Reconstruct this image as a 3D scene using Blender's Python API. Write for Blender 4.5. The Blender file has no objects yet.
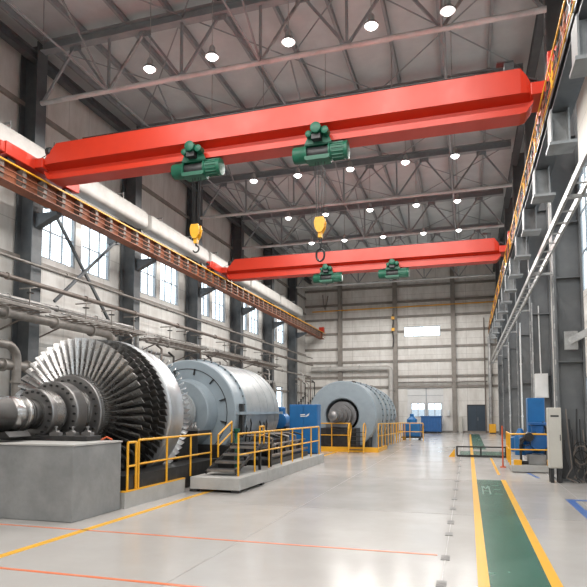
import bpy, bmesh, math, random
from mathutils import Vector, Matrix
random.seed(7)
PI = math.pi
S = bpy.context.scene
COL = S.collection
ORD = ['first','second','third','fourth','fifth','sixth','seventh','eighth','ninth','tenth','eleventh','twelfth']

# ------------------------------------------------------------------ materials
def pmat(name, c1, rough=.5, metal=0., c2=None, scale=3., lo=.4, hi=.7, bump=0., bscale=None, rvar=0., stretch=(1,1,1), coat=0.):
    m = bpy.data.materials.new(name); m.use_nodes = True
    nt = m.node_tree; N = nt.nodes; L = nt.links
    b = N['Principled BSDF']
    b.inputs['Roughness'].default_value = rough
    b.inputs['Metallic'].default_value = metal
    if coat: b.inputs['Coat Weight'].default_value = coat; b.inputs['Coat Roughness'].default_value = .12
    tc = N.new('ShaderNodeTexCoord'); mp = N.new('ShaderNodeMapping'); mp.inputs['Scale'].default_value = stretch
    L.new(tc.outputs['Object'], mp.inputs['Vector'])
    nz = N.new('ShaderNodeTexNoise'); nz.inputs['Scale'].default_value = scale; nz.inputs['Detail'].default_value = 6.; nz.inputs['Roughness'].default_value = .65
    L.new(mp.outputs['Vector'], nz.inputs['Vector'])
    if c2 is not None:
        rp = N.new('ShaderNodeValToRGB'); e = rp.color_ramp.elements
        e[0].position = lo; e[0].color = (*c1, 1); e[1].position = hi; e[1].color = (*c2, 1)
        L.new(nz.outputs['Fac'], rp.inputs['Fac']); L.new(rp.outputs['Color'], b.inputs['Base Color'])
    else:
        b.inputs['Base Color'].default_value = (*c1, 1)
    if rvar:
        mr = N.new('ShaderNodeMapRange'); mr.inputs['To Min'].default_value = max(.02, rough - rvar); mr.inputs['To Max'].default_value = rough + rvar
        mr.inputs['From Min'].default_value = .3; mr.inputs['From Max'].default_value = .7
        L.new(nz.outputs['Fac'], mr.inputs['Value']); L.new(mr.outputs['Result'], b.inputs['Roughness'])
    if bump:
        n2 = N.new('ShaderNodeTexNoise'); n2.inputs['Scale'].default_value = bscale or scale * 4; n2.inputs['Detail'].default_value = 4.
        L.new(mp.outputs['Vector'], n2.inputs['Vector'])
        bp = N.new('ShaderNodeBump'); bp.inputs['Strength'].default_value = bump; bp.inputs['Distance'].default_value = .02
        L.new(n2.outputs['Fac'], bp.inputs['Height']); L.new(bp.outputs['Normal'], b.inputs['Normal'])
    return m

def panel_mat(name, base, dark, swap, pw=1.1, ph=2.2, rough=.45):
    """sheet wall panels: seams from a brick pattern, streaks of dirt; swap picks which axis runs along the wall"""
    m = bpy.data.materials.new(name); m.use_nodes = True
    nt = m.node_tree; N = nt.nodes; L = nt.links; b = N['Principled BSDF']
    b.inputs['Roughness'].default_value = rough
    tc = N.new('ShaderNodeTexCoord'); sx = N.new('ShaderNodeSeparateXYZ'); cx = N.new('ShaderNodeCombineXYZ')
    L.new(tc.outputs['Object'], sx.inputs['Vector'])
    L.new(sx.outputs['Y' if swap else 'X'], cx.inputs['X']); L.new(sx.outputs['Z'], cx.inputs['Y'])
    bk = N.new('ShaderNodeTexBrick'); bk.offset = 0.; bk.inputs['Scale'].default_value = 1.
    bk.inputs['Brick Width'].default_value = pw; bk.inputs['Row Height'].default_value = ph
    bk.inputs['Mortar Size'].default_value = .012; bk.inputs['Mortar Smooth'].default_value = .3
    bk.inputs['Color1'].default_value = (*base, 1); bk.inputs['Color2'].default_value = (*[v * .93 for v in base], 1); bk.inputs['Mortar'].default_value = (*dark, 1)
    L.new(cx.outputs['Vector'], bk.inputs['Vector'])
    mp = N.new('ShaderNodeMapping'); mp.inputs['Scale'].default_value = (1.2, .35, 1)
    L.new(cx.outputs['Vector'], mp.inputs['Vector'])
    nz = N.new('ShaderNodeTexNoise'); nz.inputs['Scale'].default_value = 1.6; nz.inputs['Detail'].default_value = 8.; nz.inputs['Roughness'].default_value = .7
    L.new(mp.outputs['Vector'], nz.inputs['Vector'])
    rp = N.new('ShaderNodeValToRGB'); rp.color_ramp.elements[0].position = .35; rp.color_ramp.elements[0].color = (.62, .59, .55, 1)
    rp.color_ramp.elements[1].position = .6; rp.color_ramp.elements[1].color = (1, 1, 1, 1)
    L.new(nz.outputs['Fac'], rp.inputs['Fac'])
    mx = N.new('ShaderNodeMix'); mx.data_type = 'RGBA'; mx.blend_type = 'MULTIPLY'; mx.inputs['Factor'].default_value = .5
    L.new(bk.outputs['Color'], mx.inputs[6]); L.new(rp.outputs['Color'], mx.inputs[7]); L.new(mx.outputs[2], b.inputs['Base Color'])
    bp = N.new('ShaderNodeBump'); bp.inputs['Strength'].default_value = .25; bp.inputs['Distance'].default_value = .03
    L.new(nz.outputs['Fac'], bp.inputs['Height']); L.new(bp.outputs['Normal'], b.inputs['Normal'])
    return m

def emit_mat(name, c, s):
    m = bpy.data.materials.new(name); m.use_nodes = True
    b = m.node_tree.nodes['Principled BSDF']
    b.inputs['Base Color'].default_value = (.9, .9, .9, 1); b.inputs['Emission Color'].default_value = (*c, 1); b.inputs['Emission Strength'].default_value = s
    return m

def glass_mat():
    m = bpy.data.materials.new('window_glass'); m.use_nodes = True
    nt = m.node_tree; N = nt.nodes; L = nt.links; N.remove(N['Principled BSDF'])
    t = N.new('ShaderNodeBsdfTransparent'); t.inputs['Color'].default_value = (.93, .96, .97, 1)
    g = N.new('ShaderNodeBsdfGlossy'); g.inputs['Roughness'].default_value = .05
    x = N.new('ShaderNodeMixShader'); x.inputs['Fac'].default_value = .07
    L.new(t.outputs[0], x.inputs[1]); L.new(g.outputs[0], x.inputs[2]); L.new(x.outputs[0], N['Material Output'].inputs['Surface'])
    return m

M = {}
M['floor'] = pmat('epoxy_floor', (.43, .408, .385), .2, c2=(.465, .445, .422), scale=.7, rvar=.04, bump=.015, bscale=1.2)
M['deck'] = pmat('roof_deck', (.47, .49, .50), .5, c2=(.55, .57, .575), scale=1.2, bump=.5, bscale=1.1)
M['wall_l'] = panel_mat('left_wall_panels', (.66, .645, .615), (.42, .41, .39), True, 1.1, 1.9)
M['wall_b'] = panel_mat('back_wall_panels', (.72, .70, .665), (.42, .40, .38), False, 2.3, 1.25)
M['steel'] = pmat('grey_painted_steel', (.065, .072, .078), .5, c2=(.10, .105, .108), scale=2.5)
M['bracket_grey'] = pmat('bracket_paint', (.24, .245, .245), .5, c2=(.16, .165, .165), scale=3)
M['steel_r'] = pmat('grey_column_steel', (.105, .11, .115), .5, c2=(.14, .145, .147), scale=1.5)
M['truss'] = pmat('truss_paint', (.24, .255, .265), .45, c2=(.30, .312, .32), scale=3)
M['galv'] = pmat('galvanised_steel', (.40, .40, .395), .4, .3, c2=(.24, .235, .23), scale=2.2, lo=.45, hi=.62)
M['chord'] = pmat('pale_truss_tube', (.58, .585, .58), .45, c2=(.36, .36, .355), scale=1.3)
M['girt'] = pmat('wall_girt', (.20, .18, .16), .55, c2=(.28, .25, .22), scale=2)
M['red'] = pmat('crane_red', (.51, .030, .009), .42, c2=(.46, .025, .008), scale=1.5, rvar=.05)
M['green'] = pmat('hoist_green', (.004, .095, .052), .48, c2=(.003, .07, .038), scale=6)
M['black'] = pmat('black_rubber', (.014, .014, .015), .5, c2=(.03, .03, .03), scale=8)
M['dark'] = pmat('dark_machine_steel', (.018, .018, .019), .42, .3, c2=(.045, .042, .04), scale=5)
M['yellow'] = pmat('safety_yellow', (.80, .40, .02), .42, c2=(.72, .34, .015), scale=6)
M['yellow_line'] = pmat('yellow_floor_paint', (.78, .40, .015), .35, c2=(.70, .37, .03), scale=4)
M['red_line'] = pmat('red_floor_paint', (.72, .16, .05), .4, c2=(.62, .22, .12), scale=4)
M['green_floor'] = pmat('green_floor_paint', (.035, .118, .08), .24, c2=(.05, .145, .102), scale=1.2, rvar=.04)
M['blue_line'] = pmat('blue_floor_tape', (.03, .10, .33), .4, c2=(.05, .14, .36), scale=4)
M['grey_mark'] = pmat('grey_floor_tape', (.09, .085, .08), .5, c2=(.20, .19, .18), scale=9)
M['joint'] = pmat('floor_joint_filler', (.26, .245, .23), .5, c2=(.40, .375, .35), scale=4)
M['white_mark'] = pmat('white_floor_paint', (.24, .33, .28), .4, c2=(.08, .20, .15), scale=14, lo=.42, hi=.55)
M['rust'] = pmat('rust_red_primer', (.30, .095, .042), .6, c2=(.16, .065, .04), scale=2.5)
M['stiff'] = pmat('beam_stiffener_grey', (.15, .12, .10), .55, c2=(.09, .075, .065), scale=4)
M['orange'] = pmat('conductor_orange', (.62, .10, .02), .5, c2=(.45, .07, .02), scale=5)
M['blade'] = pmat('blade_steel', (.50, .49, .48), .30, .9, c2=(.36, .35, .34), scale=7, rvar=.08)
M['blade_dk'] = pmat('dark_blade_steel', (.20, .195, .19), .36, .85, c2=(.11, .105, .10), scale=7)  # darker steel for the rear blade rows, drum and seals
M['shaft'] = pmat('machined_shaft_steel', (.46, .445, .43), .25, .95)
M['collar'] = pmat('dull_collar_steel', (.29, .28, .275), .34, .85, c2=(.25, .24, .235), scale=3, rvar=.03)
M['band'] = pmat('brushed_band_steel', (.50, .51, .52), .34, .9, c2=(.45, .46, .47), scale=3, rvar=.03)
M['casing'] = pmat('casing_grey_blue', (.29, .34, .375), .36, .1, c2=(.24, .285, .315), scale=1.8, rvar=.06)
M['casing_l'] = pmat('casing_light_grey', (.37, .385, .39), .34, .25, c2=(.28, .295, .30), scale=2.2, rvar=.06)
M['concrete'] = pmat('cast_concrete', (.19, .192, .19), .65, c2=(.275, .275, .27), scale=1.6, bump=.12, bscale=18)
M['concrete_l'] = pmat('pale_concrete', (.42, .41, .39), .6, c2=(.34, .33, .31), scale=2.5, bump=.1, bscale=20)
M['blue'] = pmat('machine_blue', (.007, .115, .31), .4, c2=(.006, .095, .26), scale=3)
M['blue_dk'] = pmat('container_blue', (.012, .10, .30), .45, c2=(.01, .08, .24), scale=3)
M['door'] = pmat('dark_blue_door', (.022, .042, .065), .45, c2=(.03, .05, .075), scale=2)
M['white'] = pmat('white_panel', (.66, .66, .65), .42, c2=(.58, .58, .57), scale=2)
M['beige'] = pmat('beige_cabinet', (.50, .48, .43), .45, c2=(.44, .42, .38), scale=2)
M['duct'] = pmat('duct_insulation', (.46, .445, .42), .5, c2=(.36, .345, .325), scale=2, bump=.1, bscale=6)
M['pipe'] = pmat('tan_grey_pipe', (.24, .22, .20), .4, .3, c2=(.14, .125, .11), scale=3)
M['pipe_b'] = pmat('brown_pipe', (.14, .115, .10), .45, .2, c2=(.20, .165, .14), scale=3)
M['foil'] = pmat('foil_lagging', (.40, .39, .375), .32, .6, c2=(.27, .26, .25), scale=5, bump=.3, bscale=12)
M['wframe'] = pmat('window_frame_grey', (.30, .32, .34), .5, c2=(.25, .27, .29), scale=3)
M['glass'] = glass_mat()
M['lamp'] = emit_mat('lamp_lens', (1, .98, .95), 9.)
M['ground'] = pmat('outdoor_yard', (.42, .42, .42), .9, c2=(.5, .5, .5), scale=.3)
M['fence'] = pmat('yard_building', (.30, .33, .36), .8, c2=(.38, .40, .42), scale=.4)

# ------------------------------------------------------------------ mesh builder
class MB:
    def __init__(s): s.v = []; s.f = []
    def add(s, vs, fs):
        o = len(s.v); s.v += [tuple(v) for v in vs]; s.f += [tuple(i + o for i in f) for f in fs]; return s
    def box(s, x0, x1, y0, y1, z0, z1):
        return s.add([(x, y, z) for z in (z0, z1) for y in (y0, y1) for x in (x0, x1)],
                     [(0,1,3,2),(4,5,7,6),(0,1,5,4),(2,3,7,6),(0,2,6,4),(1,3,7,5)])
    def bar(s, p0, p1, w, h, up=(0,0,1)):
        p0, p1 = Vector(p0), Vector(p1); d = (p1 - p0).normalized(); u = Vector(up)
        if abs(d.dot(u)) > .98: u = Vector((0,1,0))
        a = d.cross(u).normalized(); b = a.cross(d).normalized()
        vs = [p + a * (w/2*i) + b * (h/2*j) for p in (p0, p1) for i, j in ((-1,-1),(1,-1),(1,1),(-1,1))]
        return s.add(vs, [(0,1,2,3),(4,5,6,7),(0,1,5,4),(1,2,6,5),(2,3,7,6),(3,0,4,7)])
    def tube(s, pts, r, n=10, closed=False):
        pts = [Vector(p) for p in pts]; k = len(pts); rings = []
        ref = None
        for i, p in enumerate(pts):
            a = pts[i-1] if (i > 0 or closed) else p
            b = pts[(i+1) % k] if (i < k-1 or closed) else p
            d1 = (p - a).normalized() if (p - a).length > 1e-9 else None
            d2 = (b - p).normalized() if (b - p).length > 1e-9 else None
            d = (d1 + d2).normalized() if d1 and d2 and (d1 + d2).length > 1e-6 else (d1 or d2)
            if ref is None:
                ref = Vector((0,0,1)) if abs(d.z) < .9 else Vector((1,0,0))
            x = ref - d * ref.dot(d)
            if x.length < 1e-4: x = Vector((0,1,0)) - d * d.y
            x.normalize(); y = d.cross(x); ref = x
            sc = 1.
            if d1 and d2:
                c = max(.5, d.dot(d1)); sc = 1. / c
            rings.append([p + (x * math.cos(t) + y * math.sin(t)) * r * (sc if False else 1.) for t in [2*PI*j/n for j in range(n)]])
        vs = [v for rg in rings for v in rg]; fs = []
        for i in range(k if closed else k-1):
            i2 = (i+1) % k
            for j in range(n): fs.append((i*n+j, i*n+(j+1)%n, i2*n+(j+1)%n, i2*n+j))
        if not closed: fs += [tuple(range(n)), tuple((k-1)*n + j for j in range(n))]
        return s.add(vs, fs)
    def lathe(s, prof, o=(0,0,0), axis='Y', n=32, closed=False):
        """prof: (a, r) along axis; ends are capped unless closed profile ring"""
        o = Vector(o); vs = []
        for a, r in prof:
            for j in range(n):
                t = 2*PI*j/n; c, q = r*math.cos(t), r*math.sin(t)
                vs.append(o + Vector({'X': (a, c, q), 'Y': (c, a, q), 'Z': (c, q, a)}[axis]))
        k = len(prof); fs = []
        for i in range(k if closed else k-1):
            i2 = (i+1) % k
            for j in range(n): fs.append((i*n+j, i*n+(j+1)%n, i2*n+(j+1)%n, i2*n+j))
        if not closed: fs += [tuple(range(n)), tuple((k-1)*n+j for j in range(n))]
        return s.add(vs, fs)
    def prism(s, poly, axis, a0, a1):
        mk = {'X': lambda p, a: (a, p[0], p[1]), 'Y': lambda p, a: (p[0], a, p[1]), 'Z': lambda p, a: (p[0], p[1], a)}[axis]
        n = len(poly)
        return s.add([mk(p, a) for a in (a0, a1) for p in poly],
                     [tuple(range(n)), tuple(range(n, 2*n))] + [(i, (i+1)%n, n+(i+1)%n, n+i) for i in range(n)])
    def loft(s, rings):
        n = len(rings[0]); k = len(rings)
        fs = [tuple(range(n)), tuple((k-1)*n+j for j in range(n))]
        for i in range(k-1):
            for j in range(n): fs.append((i*n+j, i*n+(j+1)%n, (i+1)*n+(j+1)%n, (i+1)*n+j))
        return s.add([v for r in rings for v in r], fs)
    def ibeam(s, p0, p1, w, h, t=.02, up=(0,0,1)):
        p0, p1 = Vector(p0), Vector(p1); d = (p1-p0).normalized(); u = Vector(up)
        a = d.cross(u).normalized(); b = a.cross(d).normalized(); t2 = t/2
        prof = [(-w/2,-h/2),(w/2,-h/2),(w/2,-h/2+t),(t2,-h/2+t),(t2,h/2-t),(w/2,h/2-t),(w/2,h/2),(-w/2,h/2),(-w/2,h/2-t),(-t2,h/2-t),(-t2,-h/2+t),(-w/2,-h/2+t)]
        return s.loft([[p + a*x + b*y for x, y in prof] for p in (p0, p1)])
    def ball(s, c, r, n=12):
        prof = [(-r*math.cos(PI*i/n), max(1e-4, r*math.sin(PI*i/n))) for i in range(n+1)]
        return s.lathe(prof, c, 'Z', n*2)
    def build(s, name, mat, parent=None, smooth=False, bevel=0.):
        me = bpy.data.meshes.new(name)
        off = Vector(parent.location) if parent and parent.get('_w') is None else Vector((0,0,0))
        pp = parent
        if parent:
            off = Vector((0,0,0)); q = parent
            while q: off += q.location; q = q.parent
        me.from_pydata([tuple(Vector(v) - off) for v in s.v], [], s.f); me.update()
        bm = bmesh.new(); bm.from_mesh(me); bmesh.ops.recalc_face_normals(bm, faces=bm.faces[:]); bm.to_mesh(me); bm.free()
        me.materials.append(M[mat])
        o = bpy.data.objects.new(name, me); COL.objects.link(o)
        if smooth:
            me.shade_smooth(); me.set_sharp_from_angle(angle=math.radians(38))
        if bevel:
            b = o.modifiers.new('edge', 'BEVEL'); b.width = bevel; b.segments = 2; b.limit_method = 'ANGLE'
        if pp: o.parent = pp
        return o

def tag(o, label=None, cat=None, group=None, kind=None):
    if label: o['label'] = label
    if cat: o['category'] = cat
    if group: o['group'] = group
    if kind: o['kind'] = kind
    return o
def thing(name, label, cat, loc=(0,0,0), group=None):
    o = bpy.data.objects.new(name, None); COL.objects.link(o); o.location = loc; o.empty_display_size = .2
    return tag(o, label, cat, group)
def struct(o, label=None): 
    o['kind'] = 'structure'
    if label: o['label'] = label
    return o
def copy_tree(o, loc=None, parent=None):
    c = o.copy(); COL.objects.link(c)
    if parent is not None: c.parent = parent
    if loc is not None: c.location = loc
    for ch in [x for x in COL.objects if x.parent == o and x != c]:
        copy_tree(ch, None, c)
    return c

# ------------------------------------------------------------------ setting
XL, XR, YB, YF, ZC = -13.3, 3.3, 47.4, -8.7, 13.5
BAY = 5.6
COLY = [-8.1 + BAY*i for i in range(10)]          # column / truss lines

fl = struct(MB().box(XL-.2, XR+.2, YF-.2, YB+.2, -.2, 0).build('floor', 'floor'))
struct(MB().box(XL-.2, XR+.2, YF-.2, YB+.2, ZC, ZC+.12).build('ceiling', 'deck'))
struct(MB().box(-90, 70, -60, 140, -.4, -.21).build('ground', 'ground'))

def wall(name, mat, axis, pos, th, u0, u1, z0, z1, holes):
    us = sorted({u0, u1, *[h[0] for h in holes], *[h[1] for h in holes]}); zs = sorted({z0, z1, *[h[2] for h in holes], *[h[3] for h in holes]})
    def solid(i, j):
        if i < 0 or j < 0 or i >= len(us)-1 or j >= len(zs)-1: return False
        cu, cz = (us[i]+us[i+1])/2, (zs[j]+zs[j+1])/2
        return not any(h[0] < cu < h[1] and h[2] < cz < h[3] for h in holes)
    b = MB(); idx = {}
    def V(i, j, k):
        if (i,j,k) not in idx:
            idx[(i,j,k)] = len(b.v); u, z, p = us[i], zs[j], pos + (th if k else 0)
            b.v.append((p, u, z) if axis == 'X' else (u, p, z))
        return idx[(i,j,k)]
    for i in range(len(us)-1):
        for j in range(len(zs)-1):
            if not solid(i, j): continue
            for k in (0, 1): b.f.append((V(i,j,k), V(i+1,j,k), V(i+1,j+1,k), V(i,j+1,k)))
            for di, dj, a, c in ((-1,0,(i,j),(i,j+1)), (1,0,(i+1,j),(i+1,j+1)), (0,-1,(i,j),(i+1,j)), (0,1,(i,j+1),(i+1,j+1))):
                if not solid(i+di, j+dj): b.f.append((V(*a,0), V(*c,0), V(*c,1), V(*a,1)))
    return struct(b.build(name, mat))

WN = [0]
def window(axis, pos, u0, u1, z0, z1, cols, rows, deep=.12):
    """frame with glazing bars and glass; axis is the wall's normal"""
    WN[0] += 1
    def bx(b, a0, a1, c0, c1, d0, d1):
        return b.box(d0, d1, a0, a1, c0, c1) if axis == 'X' else b.box(a0, a1, d0, d1, c0, c1)
    d0, d1 = pos - deep/2, pos + deep/2; w = .05
    f = MB(); bx(f, u0, u1, z0, z0+w, d0, d1); bx(f, u0, u1, z1-w, z1, d0, d1); bx(f, u0, u0+w, z0+w, z1-w, d0, d1); bx(f, u1-w, u1, z0+w, z1-w, d0, d1)
    o = struct(f.build('window_%d' % WN[0], 'wframe'))
    g = MB()
    for i in range(1, cols): c = u0 + (u1-u0)*i/cols; bx(g, c-.018, c+.018, z0+w, z1-w, d0+.03, d1-.03)
    for j in range(1, rows): c = z0 + (z1-z0)*j/rows; bx(g, u0+w, u1-w, c-.018, c+.018, d0+.035, d1-.035)
    if cols > 1 or rows > 1: g.build('glazing_bar', 'wframe', o)
    p = MB(); bx(p, u0+w, u1-w, z0+w, z1-w, pos-.006, pos+.006); p.build('pane', 'glass', o)
    return o

# left wall with two windows to a bay and low windows near the far end
holes = []; wins = []
for y in COLY:
    if y + BAY > YB + .2: continue
    for a, b_ in ((.95, 2.72), (3.05, 4.8)):
        holes.append((y+a, y+b_, 6.75, 8.7)); wins.append((y+a, y+b_, 6.75, 8.7, 3, 2))
for a, b_ in ((37.3, 41.2),):
    holes.append((a, b_, 1.0, 3.5)); wins.append((a, b_, 1.0, 3.5, 3, 2))
wall('wall_left', 'wall_l', 'X', XL-.2, .2, YF-.2, YB+.2, 0, ZC, holes)
for w_ in wins: window('X', XL-.1, *w_)
holes = []; wins = []
for y in COLY:
    if y + BAY > YB + .2: continue
    for z0, z1, r in ((5.2, 8.9, 3), (1.5, 2.7, 1)):
        holes.append((y+.7, y+4.8, z0, z1)); wins.append((y+.7, y+4.8, z0, z1, 4, r))
wall('wall_right', 'wall_b', 'X', XR, .2, YF-.2, YB+.2, 0, ZC, holes)
for w_ in wins: window('X', XR+.1, *w_)
# back wall
DOOR, GATE, STRIP = (-.07, 1.38, 0, 2.2), (-4.7, -1.85, 0, 3.55), (-4.9, -2.0, 7.75, 8.6)
wall('wall_back', 'wall_b', 'Y', YB, .2, XL, XR, 0, ZC, [DOOR, GATE, STRIP])
window('Y', YB+.08, *STRIP, 4, 1)
wall('wall_front', 'wall_b', 'Y', YF-.2, .2, XL, XR, 0, ZC, [(-11, -6.5, 5, 8.2), (-4.5, 0, 5, 8.2)])
window('Y', YF-.1, -11, -6.5, 5, 8.2, 5, 3); window('Y', YF-.1, -4.5, 0, 5, 8.2, 5, 3)  # unseen windows behind the camera, added for soft fill light
# sectional gate with a glazed band, two leaves of two panes
gz0, gz1 = 1.2, 2.35
g = MB()
wall_g = wall('door_1', 'white', 'Y', YB+.06, .07, GATE[0], GATE[1], 0, GATE[3], [(-4.42, -3.3, gz0, gz1), (-3.1, -1.98, gz0, gz1)])
tag(wall_g, 'pale sectional gate with a low glazed band in the back wall')
for a, c in ((-4.42, -3.3), (-3.1, -1.98)):
    f = MB(); y0, y1 = YB+.03, YB+.15
    for x in (a, (a+c)/2-.03, c-.06): f.box(x, x+.06, y0, y1, gz0, gz1)
    f.box(a+.06, c-.06, y0+.01, y1-.01, gz0, gz0+.06); f.box(a+.06, c-.06, y0+.01, y1-.01, gz1-.06, gz1)
    f.build('window_frame', 'wframe', wall_g); MB().box(a+.05, c-.05, YB+.09, YB+.1, gz0+.05, gz1-.05).build('pane', 'glass', wall_g)
s_ = MB()
for z in (.6, 2.95): s_.box(GATE[0]+.03, GATE[1]-.03, YB+.045, YB+.06, z-.015, z+.015)
s_.box(-3.23, -3.17, YB+.02, YB+.06, 0, GATE[3]); s_.build('panel_seam', 'wframe', wall_g)
# dark double door
d2 = struct(MB().box(DOOR[0]+.05, DOOR[1]-.05, YB+.04, YB+.1, .02, DOOR[3]-.05).build('door_2', 'door'), 'dark blue double door in the back wall')
MB().box(DOOR[0], DOOR[0]+.06, YB-.03, YB+.12, 0, 2.2).box(DOOR[1]-.06, DOOR[1], YB-.03, YB+.12, 0, 2.2).box(DOOR[0]+.06, DOOR[1]-.06, YB-.03, YB+.12, 2.13, 2.2).build('door_frame', 'dark', d2)
MB().box(.645, .665, YB+.02, YB+.04, .03, 2.1).build('leaf_joint', 'black', d2)
MB().box(.72, .75, YB-.02, YB+.04, .95, 1.2).build('handle', 'galv', d2)
tag(d2, 'dark blue double door in the back wall')
# something beyond the glass
struct(MB().box(-14, 6, 75, 80, -.2, 1.9).build('outside_building', 'fence'), 'low grey building beyond the yard')

def floor_piece(name, mat, x0, x1, y0, y1, h=.004):
    o = MB().box(x0, x1, y0, y1, 0, h).build(name, mat, fl); return o
def floor_quad(name, mat, pts, h=.004):
    return MB().prism(pts, 'Z', 0, h).build(name, mat, fl)
floor_piece('yellow_line', 'yellow_line', -5.34, -5.22, -6, 30)
floor_piece('yellow_line', 'yellow_line', .06, .17, -6, 44)
floor_piece('yellow_line', 'yellow_line', .74, .85, -6, 15.2)
floor_piece('yellow_line', 'yellow_line', .72, .79, 16.4, 22.0)
floor_piece('green_lane', 'green_floor', .17, .74, -6, 15.1, .003)
floor_piece('green_lane', 'green_floor', .17, .74, 27, 44, .003)
floor_piece('green_lane', 'green_floor', -.35, 1.45, 22.35, 25.6, .003)
floor_piece('red_line', 'red_line', -9.5, -.38, 7.10, 7.14)
floor_piece('red_line', 'red_line', -12, -1.5, 5.14, 5.19)
floor_quad('blue_line', 'blue_line', [(1.76, 12.25), (1.90, 12.25), (1.90, 6.0), (1.76, 6.0)])
floor_piece('blue_line', 'blue_line', 1.90, 2.6, 12.1, 12.25)
floor_quad('blue_line', 'blue_line', [(1.5, 17.1), (1.58, 17.1), (1.72, 15.9), (1.64, 15.9)])
for y, l in ((4.6,.22), (5.85,.22), (6.9,.22), (8.25,.22), (9.1,.3), (10.4,.26), (11.6,.26), (13.0,.3), (14.6,.3), (16.5,.36), (18.5,.4), (20.6,.4)):
    floor_piece('grey_mark', 'grey_mark', -.335, -.235, y, y+l)
for y in (4.0, 9.95, 14.9, 20.0, 28.2, 36.2): floor_piece('floor_joint', 'joint', -4.5, 3.1, y, y+.012, .002)
for x in (-2.9, -.29, 2.0): floor_piece('floor_joint', 'joint', x, x+.010, -6, 46.8, .002)
# worn white marking on the green lane
wm = MB()
for p in ([(.27,12.5),(.27,14.0)], [(.27,14.0),(.34,13.3)], [(.34,13.3),(.41,14.0)], [(.41,14.0),(.41,12.5)], [(.49,12.6),(.64,12.6)], [(.49,13.3),(.64,13.3)], [(.49,14.0),(.64,14.0)]):
    wm.bar((*p[0], .0045), (*p[1], .0045), .03, .002)
wm.build('white_marking', 'white_mark', fl)

# ------------------------------------------------------------------ columns
for i, y in enumerate(COLY):
    k = i - 3
    where = ORD[max(0, k)] if k >= 0 else None
    lab = ('grey steel column against the long window wall, %s from the camera' % where) if k >= 0 else 'grey steel column of the window wall behind the camera'
    b = MB().ibeam((-12.9, y, 0), (-12.9, y, 13.2), .44, .64, .035, (1,0,0))
    c = struct(b.build('steel_column', 'steel'), lab)
    MB().prism([(-12.58, 7.74), (-11.8, 7.74), (-11.8, 7.64), (-12.58, 7.3)], 'Y', y-.12, y+.12).build('corbel', 'steel', c)
    MB().box(-13.1, -12.55, y-.3, y+.3, 0, .05).build('base_plate', 'steel', c)
    y += 1.3
    lab = ('deep grey steel column along the right-hand wall, %s from the camera' % ORD[max(0, k)]) if k >= 0 else 'deep grey steel column of the right-hand wall behind the camera'
    b = MB().ibeam((2.44, y, 0), (2.44, y, 13.2), .40, .66, .05, (1,0,0))
    c = struct(b.build('steel_column', 'steel_r'), lab)
    w = MB()
    for z in (2.9, 5.0, 6.4, 8.6, 10.4): w.box(2.16, 2.72, y-.19, y-.03, z, z+.03)
    w.build('stiffener', 'steel_r', c)
    e = MB()
    for n in range(26): e.box(2.095, 2.11, y-.20, y-.12, .6+.45*n, .72+.45*n)
    e.build('bolt', 'galv', c); MB().box(2.05, 2.85, y-.3, y+.3, 0, .05).build('base_plate', 'steel_r', c)
for x, t in ((-10.2, 'beside the far runway end'), (-5.6, 'above the back pipe bend'), (-1.0, 'beside the dark double door')):
    struct(MB().ibeam((x, YB-.18, 0), (x, YB-.18, 13.3), .34, .32, .03, (0,1,0)).build('steel_column', 'girt'), 'slim steel column on the back wall ' + t)
for i, (z, xa, xb) in enumerate(((11.95, XL, 2.6), (10.66, XL, 2.6), (9.43, XL, 2.6), (8.2, XL, -4.9), (8.2, -2.0, 2.6), (6.9, XL, 2.6), (5.78, XL, 2.6), (4.5, XL, 2.6), (3.66, XL, 2.6))):
    struct(MB().box(xa, xb, YB-.13, YB, z-.09, z+.09).build('trim_%d' % (i+1), 'girt'), 'horizontal wall girt on the back wall')
for i, z in enumerate((11.35, 6.45, 3.2, 1.2, 10.0)):
    struct(MB().box(XL, XL+.12, YF, YB-.15, z-.07, z+.07).build('trim_%d' % (i+10), 'girt'), 'horizontal wall girt on the window wall')
struct(MB().box(XL, 2.6, YB-.06, YB, 0, .14).build('baseboard_back', 'girt'))
struct(MB().ibeam((-12.75, YF, 12.75), (-12.75, YB-.2, 12.75), .25, .3, .03).build('eave_beam', 'steel'), 'eave beam along the window wall')
struct(MB().ibeam((2.2, YF, 12.75), (2.2, YB-.2, 12.75), .25, .3, .03).build('eave_beam', 'steel'), 'eave beam along the right-hand wall')

# ------------------------------------------------------------------ roof: purlins, trusses, bracing
for i in range(11):
    x = -12.6 + 1.5*i
    struct(MB().ibeam((x, YF, 13.38), (x, YB, 13.38), .09, .22, .02).build('roof_purlin', 'truss'), 'roof purlin, %s from the window wall' % ORD[i])
TX0, TX1, ZT, ZB_ = -12.58, 1.99, 13.1, 11.3
def make_truss():
    t = thing('roof_truss', '', 'roof truss', (0, 0, 0))
    MB().ibeam((TX0, 0, ZT), (TX1, 0, ZT), .26, .32, .03).build('top_chord', 'truss', t)
    MB().tube([(TX0, 0, ZB_), (TX1, 0, ZB_)], .075, 10).build('bottom_chord', 'chord', t, True)
    n = 6; L = (TX1 - TX0) / n
    for i in range(n):
        a = TX0 + L*i
        MB().bar((a if i else a+.05, 0, ZB_), (a+L/2, 0, ZT-.14), .07, .07).build('diagonal', 'galv' if i % 2 else 'truss', t)
        MB().bar((a+L if i < n-1 else a+L-.05, 0, ZB_), (a+L/2, 0, ZT-.14), .07, .07).build('diagonal', 'truss', t)
        if i: MB().bar((a, 0, ZB_), (a, 0, ZT-.14), .07, .07).build('vertical', 'truss', t)
        MB().box(a+L/2-.2, a+L/2+.2, -.012, .012, ZT-.32, ZT-.12).build('gusset_plate', 'truss', t)
    return t
tr = make_truss()
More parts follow.
